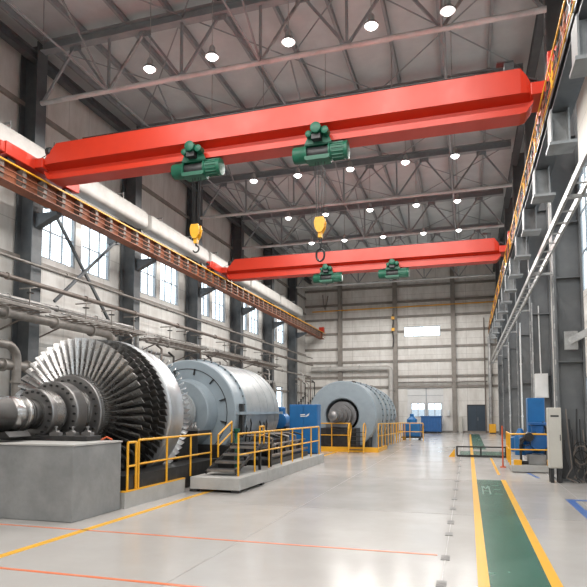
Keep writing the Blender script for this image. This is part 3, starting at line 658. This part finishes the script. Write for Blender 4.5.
# low barrier across the walkway
t = thing('floor_barrier', 'low dark barrier frame across the green floor patch on the walkway', 'barrier', (.45, 22.3, 0))
MB().bar((-.42, 22.3, .38), (1.3, 22.3, .38), .05, .05).build('top_rail', 'dark', t); MB().bar((-.42, 22.3, .05), (1.3, 22.3, .05), .08, .07).build('bottom_rail', 'dark', t)
for x in (-.42, .42, 1.28): MB().bar((x, 22.3, .05), (x, 22.3, .40), .06, .06).build('post', 'dark', t)
t = thing('yellow_wedge', 'small yellow wedge block beside the low dark barrier', 'wedge', (-.6, 22.4, 0)); MB().prism([(-.72, 0), (-.5, 0), (-.5, .3)], 'Y', 22.3, 22.6).build('block', 'yellow', t)

# back of the hall
t = thing('shipping_bin', 'long dark blue steel bin under the gate windows at the back wall', 'bin', (-2.75, 46.2, 0))
b = MB().box(-3.5, -1.98, 45.6, 46.8, .12, 1.25); bo = b.build('body', 'blue_dk', t, bevel=.02)
r = MB()
for q in range(7): r.box(-3.42+.22*q, -3.36+.22*q, 45.56, 45.6, .2, 1.15)
r.build('rib', 'blue_dk', t); MB().box(-3.54, -1.94, 45.54, 46.84, 1.25, 1.32).build('rim', 'blue_dk', t)
for x in (-3.3, -2.15): MB().box(x-.1, x+.1, 45.65, 46.75, 0, .12).build('skid', 'dark', t)
t = thing('blue_machine', 'blue wheeled machine with a domed top beside the far casing', 'machine', (-3.2, 34.7, 0))
MB().box(-3.72, -2.72, 34.4, 35.3, .2, .95).build('body', 'blue', t, bevel=.03); MB().lathe([(0,.3),(.25,.3),(.35,.18),(.42,.12),(.55,.12),(.58,.08)], (-3.2, 34.8, .95), 'Z', 20).build('dome', 'blue', t, True)
MB().box(-3.78, -2.60, 34.3, 35.4, .12, .2).build('chassis', 'dark', t)
for x in (-3.65, -2.75):
    for y in (34.4, 35.25): MB().lathe([(-.04,.03),(-.04,.1),(.04,.1),(.04,.03)], (x, y, .1), 'X', 16).build('wheel', 'black', t, True)
MB().tube([(-2.62, 34.3, .2), (-2.55, 34.3, .85), (-2.55, 35.3, .85), (-2.62, 35.3, .2)], .025, 8).build('handle', 'dark', t, True)
railing('yellow guard rail around the blue wheeled machine', [(-4.0, 34.0, 0), (-2.5, 34.0, 0)], 1.0, .75)
t = thing('yellow_cabinet', 'small yellow cabinet on the floor by the far corner downpipes', 'cabinet', (1.75, 46, 0)); MB().box(1.5, 2.0, 45.9, 46.4, .06, .72).build('body', 'yellow', t, bevel=.02); MB().box(1.53, 1.97, 45.88, 45.9, .1, .68).build('door', 'yellow', t); MB().box(1.55, 1.95, 45.95, 46.35, 0, .06).build('plinth', 'dark', t)
t = thing('wall_panel_box', 'small pale switch box on the back wall between gate and dark door', 'box', (-1.5, 47.3, 1.5)); MB().box(-1.62, -1.38, 47.2, 47.39, 1.3, 1.75).build('enclosure', 'white', t, bevel=.01); MB().box(-1.6, -1.4, 47.19, 47.2, 1.33, 1.72).build('lid', 'white', t)
t = thing('grey_locker', 'slim grey locker by the back wall column', 'locker', (-.72, 46.9, 0)); MB().box(-.72, -.42, 46.8, 47.2, 0, 1.25).build('body', 'beige', t, bevel=.01); MB().box(-.7, -.44, 46.78, 46.8, .05, 1.2).build('door', 'beige', t)

# ------------------------------------------------------------------ turbine rotor
AX, AZ = -7.6, 1.65
ped = thing('concrete_pedestal', 'big square grey concrete pedestal under the rotor shaft', 'pedestal', (-7.6, 8.2, 0))
MB().box(-10.6, -5.80, 7.5, 8.78, 0, 1.16).build('block', 'concrete', ped, bevel=.015); MB().box(-10.6, -5.785, 7.485, 8.795, 1.16, 1.185).build('cap_plate', 'concrete_l', ped)
t = thing('bearing_cradle', 'dark bearing cradle with clamps on the concrete pedestal', 'bearing', (-6.9, 8.5, 1.185))
MB().box(-8.5, -6.2, 8.35, 8.76, 1.185, 1.27).build('bed_plate', 'dark', t, bevel=.01)
MB().prism([(-7.95, 1.27), (-7.2, 1.27), (-7.3, 1.36), (-7.45, 1.34), (-7.6, 1.33), (-7.75, 1.34), (-7.9, 1.36)], 'Y', 7.7, 8.2).build('saddle', 'dark', t)
for x, y in ((-6.9, 8.45), (-6.6, 8.5), (-6.4, 8.65)):
    cl = MB().box(x-.09, x+.09, y-.06, y+.06, 1.27, 1.33).prism([(x-.05, 1.33), (x+.05, 1.33), (x+.02, 1.36), (x-.03, 1.36)], 'Y', y-.04, y+.04).lathe([(0,.015),(.05,.015),(.05,.03),(.08,.03)], (x, y, 1.355), 'Z', 10); cl.build('clamp', 'collar', t)
MB().tube([(-6.1, 8.62, 1.2), (-6.02, 8.66, 1.25), (-5.95, 8.72, 1.2)], .015, 6).build('hose', 'orange', t)

rot = thing('turbine_rotor', 'huge bladed turbine rotor with a polished shaft resting over the concrete pedestal', 'turbine', (AX, 9.8, AZ))
def Lr(prof, n=64): return MB().lathe(prof, (AX, 0, AZ), 'Y', n)
Lr([(4.6,.31),(7.95,.31),(7.97,.295),(8.01,.295),(8.03,.31),(8.22,.31),(8.24,.30),(8.28,.30),(8.29,.32),(8.33,.32),(8.34,.28)]).build('shaft', 'shaft', rot, True)
Lr([(8.34,.28),(8.38,.28),(8.38,.30),(8.41,.30),(8.41,.265),(8.46,.265),(8.46,.29),(8.49,.29),(8.49,.25),(8.62,.25),(8.62,.28),(8.70,.28)]).build('seal_section', 'blade_dk', rot, True)
def collar(name, y0, y1, R, ri, nb, rb, mat='collar'):
    c = Lr([(y0, ri), (y0, R-.015), (y0+.015, R), (y1-.015, R), (y1, R-.015), (y1, ri)], 72).build(name, mat, rot, True)
    for k in range(nb):
        a = 2*PI*k/nb; MB().lathe([(-.035,.001),(-.035,.022),(.0,.022)], (AX+rb*math.cos(a), y0, AZ+rb*math.sin(a)), 'Y', 8).build('bolt', 'dark', c)
    return c
collar('collar', 8.66, 8.78, .46, .2, 20, .40); Lr([(8.78,.45),(9.0,.45),(9.0,.2)]).build('collar_body', 'shaft', rot, True)
Lr([(8.99,.36),(9.03,.36),(9.03,.42),(9.07,.42),(9.07,.34),(9.16,.34)]).build('seal_section', 'collar', rot, True)
collar('collar', 9.14, 9.44, .615, .3, 24, .54); Lr([(9.44,.42),(9.46,.42),(9.46,.48),(9.51,.48),(9.51,.38),(9.57,.38),(9.57,.52),(9.64,.52)]).build('seal_section', 'shaft', rot, True)
collar('hub_disc', 9.64, 9.92, .765, .35, 28, .66)
# root teeth around the hub rim
b = MB()
for k in range(116):
    a = 2*PI*k/116; c, s = math.cos(a), math.sin(a)
    b.bar((AX+.775*c, 9.72, AZ+.775*s), (AX+.775*c, 9.94, AZ+.775*s), .022, .03, (c, 0, s))
tag(b.build('root_teeth', 'blade', rot), kind='stuff')
def blade(r0, r1, c0, c1, tw0, tw1, th0, th1, lean=.0, n=7, yc=0.):
    """twisted aerofoil along +Z, chord in X/Y"""
    rings = []
    for i in range(n):
        f = i/(n-1); r = r0+(r1-r0)*f; c = c0+(c1-c0)*f; tw = tw0+(tw1-tw0)*f; th = th0+(th1-th0)*f; ring = []
        for u, v in ((-.5,0),(-.3,.75),(0,1),(.3,.6),(.5,.1),(.5,-.1),(.25,.05),(0,.25),(-.3,.1)):
            x, y = v*th, u*c
            ring.append((x*math.cos(tw)-y*math.sin(tw)+lean*f*f, x*math.sin(tw)+y*math.cos(tw)+yc, r))
        rings.append(ring)
    return rings
proto = None; NB = 54
bm_ = MB().loft(blade(.74, 1.54, .13, .155, -.30, -.80, .024, .014, -.05))
for k in range(NB):
    if proto is None:
        me_o = bm_.build('blade', 'blade', None, True); proto = me_o; o = me_o
    else:
        o = proto.copy(); COL.objects.link(o)
    o.parent = rot; o.location = (0, .10, 0); o.rotation_euler = (0, 2*PI*(k+.3)/NB, 0)
def stage(mb, n, rings, y, ph=0.):
    for k in range(n):
        a = 2*PI*(k+ph)/n; m = Matrix.Rotation(a, 3, 'Y')
        mb.loft([[m @ Vector(p) + Vector((AX, y, AZ)) for p in rg] for rg in rings])
st = MB()
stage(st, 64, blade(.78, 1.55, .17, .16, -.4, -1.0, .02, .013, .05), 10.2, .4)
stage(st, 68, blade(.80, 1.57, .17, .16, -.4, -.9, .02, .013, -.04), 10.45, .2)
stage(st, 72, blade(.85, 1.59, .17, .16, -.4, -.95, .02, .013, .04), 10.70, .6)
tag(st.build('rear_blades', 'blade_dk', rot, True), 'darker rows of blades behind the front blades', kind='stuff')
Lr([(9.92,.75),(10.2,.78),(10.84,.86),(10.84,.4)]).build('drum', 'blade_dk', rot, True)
tw = MB()
for R, y, w_ in ((1.2, 10.45, .014), (1.38, 10.70, .014)):
    tw.lathe([(y-w_, R-w_), (y+w_, R-w_), (y+w_, R+w_), (y-w_, R+w_)], (AX, 0, AZ), 'Y', 96, True)
tw.build('lacing_wire', 'blade_dk', rot, True)
Lr([(10.84,.9),(10.84,1.57),(10.86,1.60),(10.92,1.605),(10.95,1.595),(11.54,1.51),(11.57,1.52),(11.61,1.51),(11.63,1.48),(11.60,.7)], 128).build('shroud_ring', 'band', rot, True)
rb = MB(); stage(rb, 78, blade(1.42, 1.60, .17, .16, .35, .5, .026, .020, .0, 3), 11.70, 0)
tag(rb.build('rim_blades', 'band', rot, True), 'short bright blades round the far rim', kind='stuff')
Lr([(11.60,1.42),(11.74,1.40),(11.74,1.0),(11.9,.85),(11.95,.5),(12.6,.46),(12.6,.56),(12.8,.56),(12.8,.42),(13.66,.42)]).build('tail_shaft', 'collar', rot, True)
# bed below the rotor
t = thing('machine_bed', 'dark steel machine bed under the rotor behind the yellow rail', 'machine bed', (-7.6, 11.5, 0))
MB().box(-9.3, -8.6, 9.05, 13.5, 0, .95).build('side_beam', 'dark', t); MB().box(-6.55, -6.0, 9.05, 13.3, .02, .52).build('side_beam', 'dark', t)
MB().box(-8.6, -6.6, 12.3, 13.4, 0, 1.1).build('bearing_pedestal', 'dark', t, bevel=.03)
MB().box(-8.5, -6.3, 12.75, 13.5, 1.1, 1.22).build('top_plate', 'dark', t)
MB().box(-5.98, -5.80, 8.95, 11.25, .30, .55).build('kick_plate', 'dark', t)
for x, y, h in ((-6.9, 13.1, .24), (-6.7, 13.25, .18), (-6.5, 13.0, .2)): MB().lathe([(0,.05),(h*.5,.05),(h*.6,.03),(h,.03)], (x, y, 1.22), 'Z', 12).box(x-.1, x+.1, y-.05, y+.05, 1.22, 1.27).build('valve', 'foil', t, True)

# plinths and steps
t = thing('concrete_plinth', 'pale concrete plinth with a yellow edge under the first yellow rail', 'plinth', (-5.9, 10, 0)); MB().box(-6.0, -5.74, 8.82, 11.05, 0, .28).build('block', 'concrete_l', t); MB().box(-5.84, -5.735, 8.82, 11.05, .28, .30).build('yellow_edge', 'yellow', t)
t = thing('landing_block', 'pale raised concrete landing under the metal steps', 'landing', (-5.1, 11.9, 0)); MB().box(-5.66, -4.53, 11.12, 12.8, .06, .31).build('slab', 'concrete_l', t, bevel=.01)
for x in (-5.6, -4.65):
    for y in (11.22, 12.65): MB().box(x-.08, x+.08, y-.08, y+.08, 0, .06).build('foot', 'dark', t)
t = thing('metal_steps', 'short flight of dark metal steps up to the casing walkway', 'steps', (-5.1, 12.2, .31))
for k in range(4):
    y, z = 11.5+.42*k, .42+.14*k
    tr_ = MB().box(-5.45, -4.80, y, y+.34, z-.02, z+.02).build('tread', 'dark', t); MB().box(-5.45, -4.80, y-.012, y, z-.03, z+.02).build('nosing', 'pipe', tr_)
for x in (-5.47, -4.78): MB().bar((x, 11.48, .37), (x, 13.1, .90), .02, .07).build('stringer', 'dark', t)
MB().box(-5.6, -4.8, 13.1, 14.1, .86, .9).build('top_platform', 'dark', t)
for x in (-5.55, -4.86):
    for y in (13.2, 14.0): MB().box(x-.03, x+.03, y-.03, y+.03, .31 if y < 12 else .28, .86).build('leg', 'dark', t)
railing('yellow guard rail beside the turbine blades on the pale plinth', [(-5.78, 9.3, .30), (-5.78, 12.4, .30)], .87, 1.02)
t = railing('short sloping yellow handrail on the metal steps', [(-5.62, 12.45, .62), (-5.62, 13.25, .92)], .52, .8)
railing('long yellow guard rail in front of the big generator casing', [(-4.72, 11.5, .31), (-4.68, 18.3, .29)], .90, .97)
railing('yellow curved end loop where the guard rail meets the concrete pedestal', [(-5.78, 8.95, .30), (-5.78, 9.22, .30)], .84, .3)
railing('small yellow loop rail at the head of the metal steps', [(-4.86, 13.2, .9), (-4.86, 13.5, .9)], .42, .3)
t = thing('concrete_plinth', 'long pale concrete plinth under the long yellow guard rail', 'plinth', (-5, 15.8, 0)); MB().box(-5.6, -4.62, 12.84, 18.75, 0, .28).build('block', 'concrete_l', t, bevel=.008)
t = thing('pipe_skid', 'dark oil pipe skid on the long plinth behind the yellow guard rail', 'skid', (-5.2, 15.5, .28))
MB().box(-5.95, -4.95, 14.2, 17.9, .28, .42).build('base', 'dark', t)
for k in range(5):
    y = 14.5 + .72*k
    MB().lathe([(-.25,.05),(-.24,.13),(.1,.14),(.12,.17),(.18,.17)], (-5.2, y, .62), 'X', 16).build('pump', 'dark', t, True)
    MB().tube([(-5.05, y+.2, .45), (-5.05, y+.2, .95), (-5.3, y+.25, 1.02), (-5.8, y+.25, 1.02)], .03, 8).build('pipe', ('pipe_b', 'dark', 'pipe')[k % 3], t, True)
MB().tube([(-4.98, 14.2, .52), (-4.98, 17.9, .52)], .04, 8).tube([(-5.05, 14.2, .80), (-5.05, 17.9, .80)], .03, 8).build('header', 'pipe_b', t, True)
t = thing('grease_pump', 'slim dark green lubricator by the metal steps', 'pump', (-5.75, 13.7, 0)); MB().lathe([(0,.09),(.9,.09),(.95,.05),(1.15,.05),(1.17,.08),(1.25,.08)], (-5.75, 13.9, 0), 'Z', 14).build('body', 'green', t, True); MB().tube([(-5.75, 13.9, 1.1), (-5.95, 13.95, 1.2)], .02, 6).build('spout', 'dark', t)

# ------------------------------------------------------------------ generator casing beside the rotor
gen = thing('generator_casing', 'large grey-blue cylindrical generator casing right behind the turbine rotor', 'generator', (AX, 16.4, 0))
def Lg(prof, n=72): return MB().lathe(prof, (AX, 0, AZ), 'Y', n)
Lg([(14.68,.9),(14.66,1.08),(14.66,1.47),(14.69,1.50),(15.28,1.515),(15.28,1.0)], 96).build('end_shield', 'casing', gen, True)
Lg([(15.28,1.2),(15.28,1.565),(15.36,1.565),(15.36,1.2)], 96).build('seam_flange', 'casing', gen, True)
Lg([(15.36,1.2),(15.36,1.51),(18.35,1.50),(18.6,1.45),(18.75,1.34),(18.8,1.15),(18.8,.5)], 96).build('barrel', 'casing_l', gen, True)
Lg([(14.18,.50),(14.16,.52),(14.16,.88),(14.19,.91),(14.30,.92),(14.32,.90),(14.68,.95),(14.72,.6)], 72).build('inner_cone', 'casing', gen, True)
Lg([(13.70,.36),(13.68,.46),(13.70,.52),(13.95,.53),(13.96,.60),(14.06,.60),(14.07,.55),(14.2,.55),(14.2,.5)], 64).build('seal_ring', 'casing_l', gen, True)
for k in range(7):
    a = math.radians(-12 + 30*k); c, s = math.cos(a), math.sin(a)
    MB().bar((AX+1.08*c, 14.63, AZ+1.08*s), (AX+1.26*c, 14.63, AZ+1.26*s), .025, .06, (0,1,0)).build('lifting_rib', 'dark', gen)
b = MB(); b.lathe([(14.645,1.235),(14.645,1.25),(14.665,1.25),(14.665,1.235)], (AX,0,AZ), 'Y', 72, True); b.build('shield_groove', 'dark', gen)
b = MB()
for k in range(40):
    a = 2*PI*k/40; b.lathe([(-.04,.001),(-.04,.02),(.12,.02),(.12,.001)], (AX+1.54*math.cos(a), 15.28, AZ+1.54*math.sin(a)), 'Y', 6)
b.build('bolt', 'dark', gen)
b = MB()
for k in range(5):
    a = 2*PI*k/5
for y in (15.9, 16.6, 17.3, 18.0): b.lathe([(y-.006,1.495),(y+.006,1.495),(y+.006,1.509),(y-.006,1.509)], (AX,0,AZ), 'Y', 72, True)
b.build('sheet_seam', 'casing', gen)
MB().box(-6.12, -5.98, 14.7, 18.5, 1.60, 1.68).build('split_flange', 'casing', gen); MB().box(-9.22, -9.08, 14.7, 18.5, 1.60, 1.68).build('split_flange', 'casing', gen)
b = MB()
for k, (y, z) in enumerate(((15.2, 1.5), (15.55, 1.2), (15.8, 1.35), (16.6, 1.3), (16.75, 1.2), (17.0, 1.25), (17.2, 1.3))):
    xx = AX + math.sqrt(max(.01, 1.5**2 - (z-AZ)**2))
    b.tube([(xx-.02, y, z-.55), (xx+.05, y, z), (xx-.05, y, z+.35)], .022, 6)
b.build('side_pipe', 'dark', gen, True)
MB().box(-9.1, -6.05, 14.5, 19.0, .0, .78).build('base', 'dark', gen, bevel=.02)
for y, z in ((15.6, 3.16), (16.7, 3.15)): MB().tube([(AX-.1, y, z-.03), (AX-.1, y, z+.1), (AX+.1, y, z+.1), (AX+.1, y, z-.03)], .02, 8).build('lifting_eye', 'dark', gen)
MB().box(-6.1, -6.0, 14.9, 15.05, 1.0, 1.9).build('bracket', 'dark', gen)

# blue cabinet beyond the casing
t = thing('switch_cabinet', 'big bright blue switch cabinet at the far end of the long guard rail', 'cabinet', (-5.25, 18.7, 0))
MB().box(-5.75, -4.78, 18.5, 18.95, .30, 1.92).build('body', 'blue', t, bevel=.012); dr = MB().box(-5.73, -5.27, 18.475, 18.5, .34, 1.88).build('door', 'blue', t, bevel=.006); MB().box(-5.25, -4.80, 18.475, 18.5, .34, 1.88).build('door', 'blue', t, bevel=.006)
MB().box(-5.3, -5.285, 18.45, 18.475, 1.0, 1.15).build('handle', 'dark', dr)
MB().box(-5.75, -4.80, 18.5, 18.93, .28, .30).build('plinth', 'dark', t)
b = MB()   # pale emblem on the front: three strokes and a tail
b.prism([(-5.36, 1.55), (-5.20, 1.57), (-5.20, 1.60), (-5.36, 1.585)], 'Y', 18.468, 18.475).prism([(-5.36, 1.50), (-5.17, 1.52), (-5.17, 1.545), (-5.36, 1.53)], 'Y', 18.468, 18.475).prism([(-5.17, 1.50), (-5.07, 1.56), (-5.05, 1.63), (-5.14, 1.57)], 'Y', 18.468, 18.475)
b.build('emblem', 'white', t)
t = thing('blue_motor', 'small blue motor between the generator casing and the blue switch cabinet', 'motor', (-6.3, 19.6, 0)); MB().lathe([(-.3,.1),(-.28,.26),(.2,.28),(.22,.2),(.4,.16)], (-6.35, 19.5, 1.35), 'Y', 20).lathe([(0,.14),(.25,.14),(.3,.1)], (-6.35, 19.5, 1.55), 'Z', 16).build('body', 'blue', t, True); MB().box(-6.6, -6.1, 19.2, 19.9, 0, 1.1).build('stand', 'dark', t)

# ------------------------------------------------------------------ second casing further down
BX, BZ = -5.3, 1.5
g2 = thing('turbine_casing', 'second round grey casing further down the hall, with an open dark end and protruding shaft', 'turbine casing', (BX, 28, 0))
def L2(prof, n=72): return MB().lathe(prof, (BX, 0, BZ), 'Y', n)
L2([(25.6,.72),(24.86,.74),(24.82,.78),(24.82,1.48),(24.88,1.53),(26.6,1.53),(26.6,.8)], 96).build('end_shield', 'casing', g2, True)
for y0, y1, R0, R1 in ((26.6, 26.8, 1.60, 1.60), (26.8, 28.2, 1.52, 1.50), (28.2, 28.4, 1.60, 1.60), (28.4, 30.0, 1.48, 1.46), (30.0, 30.2, 1.56, 1.56), (30.2, 32.0, 1.42, 1.38), (32.0, 32.2, 1.48, 1.48), (32.2, 33.4, 1.25, 1.1), (33.4, 33.6, 1.2, 1.2)):
    L2([(y0, .3), (y0, R0), (y1, R1), (y1, .3)]).build('flange' if y1-y0 < .3 else 'barrel', 'casing' if y1-y0 < .3 else 'casing_l', g2, True)
    if y1 - y0 < .3:
        b = MB()
        for k in range(36):
            a = 2*PI*k/36; b.lathe([(-.05,.001),(-.05,.03),(.25,.03),(.25,.001)], (BX+(R0-.05)*math.cos(a), y0, BZ+(R0-.05)*math.sin(a)), 'Y', 6)
        b.build('bolt', 'dark', g2)
L2([(25.55,.2),(25.55,.74),(25.6,.74)]).build('inner_wall', 'dark', g2)
L2([(22.9,.001),(22.9,.10),(22.93,.19),(23.3,.20),(23.3,.16),(23.6,.16),(23.6,.26),(23.85,.26),(23.85,.2),(24.1,.2),(24.1,.34),(24.25,.34),(24.25,.27),(24.5,.27),(24.5,.46),(24.66,.46),(24.66,.36),(24.9,.36),(24.9,.62),(25.1,.62),(25.1,.4),(25.56,.4)], 48).build('shaft', 'collar', g2, True)
MB().box(BX-1.2, BX+1.2, 24.9, 33.6, 0, .85).build('base', 'dark', g2, bevel=.03); MB().box(BX-.8, BX+.8, 23.9, 24.85, 0, .98).build('shaft_pedestal', 'dark', g2, bevel=.02)
MB().box(BX-.55, BX+.4, 24.0, 24.5, .98, 1.2).build('bearing_block', 'collar', g2, bevel=.03)
for y in (26.0, 27.5, 29.2, 31): MB().lathe([(0,.05),(.16,.05),(.16,.09),(.2,.09)], (BX+.3, y, BZ+1.38), 'Z', 10).build('nozzle', 'pipe_b', g2)
for y in (25.5, 27.4, 29.4, 31.2): MB().box(BX+1.2, BX+1.42, y, y+.25, 0, 1.3).build('support_foot', 'casing', g2, bevel=.02)
t = thing('floor_curb', 'bright yellow curb on the floor in front of the second casing', 'curb', (-5, 23.95, 0)); MB().box(-6.4, -3.55, 23.7, 23.86, 0, .2).build('front_edge', 'yellow', t); MB().box(-3.7, -3.55, 23.86, 26.4, 0, .14).build('side_edge', 'yellow', t)
railing('yellow guard rail in front of the second casing shaft', [(-6.3, 23.78, .2), (-4.75, 23.78, .2)], .98, .8)
railing('yellow guard rail along the side of the second casing', [(-3.62, 24.2, .14), (-3.5, 33.6, 0)], 1.02, .95)
t = thing('step_ladder', 'yellow step ladder with curved hand hoops at the second casing', 'ladder', (-4.35, 23.5, 0))
for k in range(5): MB().box(-4.62, -4.08, 23.05+.13*k, 23.2+.13*k, .12+.17*k, .15+.17*k).build('tread', 'dark', t)
for x in (-4.66, -4.05):
    MB().bar((x, 23.0, .02), (x, 23.65, .9), .03, .1).build('stringer', 'yellow', t)
    MB().tube([(x, 23.02, .05), (x, 22.98, .8), (x, 23.05, 1.05), (x, 23.2, 1.18), (x, 23.4, 1.2), (x, 23.6, 1.1), (x, 23.66, .9)], .022, 8).build('hand_hoop', 'yellow', t, True)

# ------------------------------------------------------------------ world, camera, view
w = bpy.data.worlds.new('overcast_sky'); S.world = w; w.use_nodes = True
bg = w.node_tree.nodes['Background']; bg.inputs['Color'].default_value = (.86, .93, 1, 1); bg.inputs['Strength'].default_value = 4.0
cam = bpy.data.cameras.new('camera'); co = bpy.data.objects.new('camera', cam); COL.objects.link(co); S.camera = co
cam.sensor_width = 36; cam.lens = 574/587*36; cam.shift_y = (370.86-293.5)/587; cam.clip_end = 400
co.location = (0, 0, 1.7); co.rotation_euler = (math.radians(94), 0, math.radians(16.87))
vs = S.view_settings; vs.view_transform = 'Standard'; vs.look = 'None'; vs.gamma = 1; vs.use_curve_mapping = False; vs.exposure = 0
S.cycles.use_denoising = True
S.cycles.max_bounces = 8; S.cycles.diffuse_bounces = 5; S.cycles.glossy_bounces = 4; S.cycles.transparent_max_bounces = 12
S.cycles.sample_clamp_indirect = 8
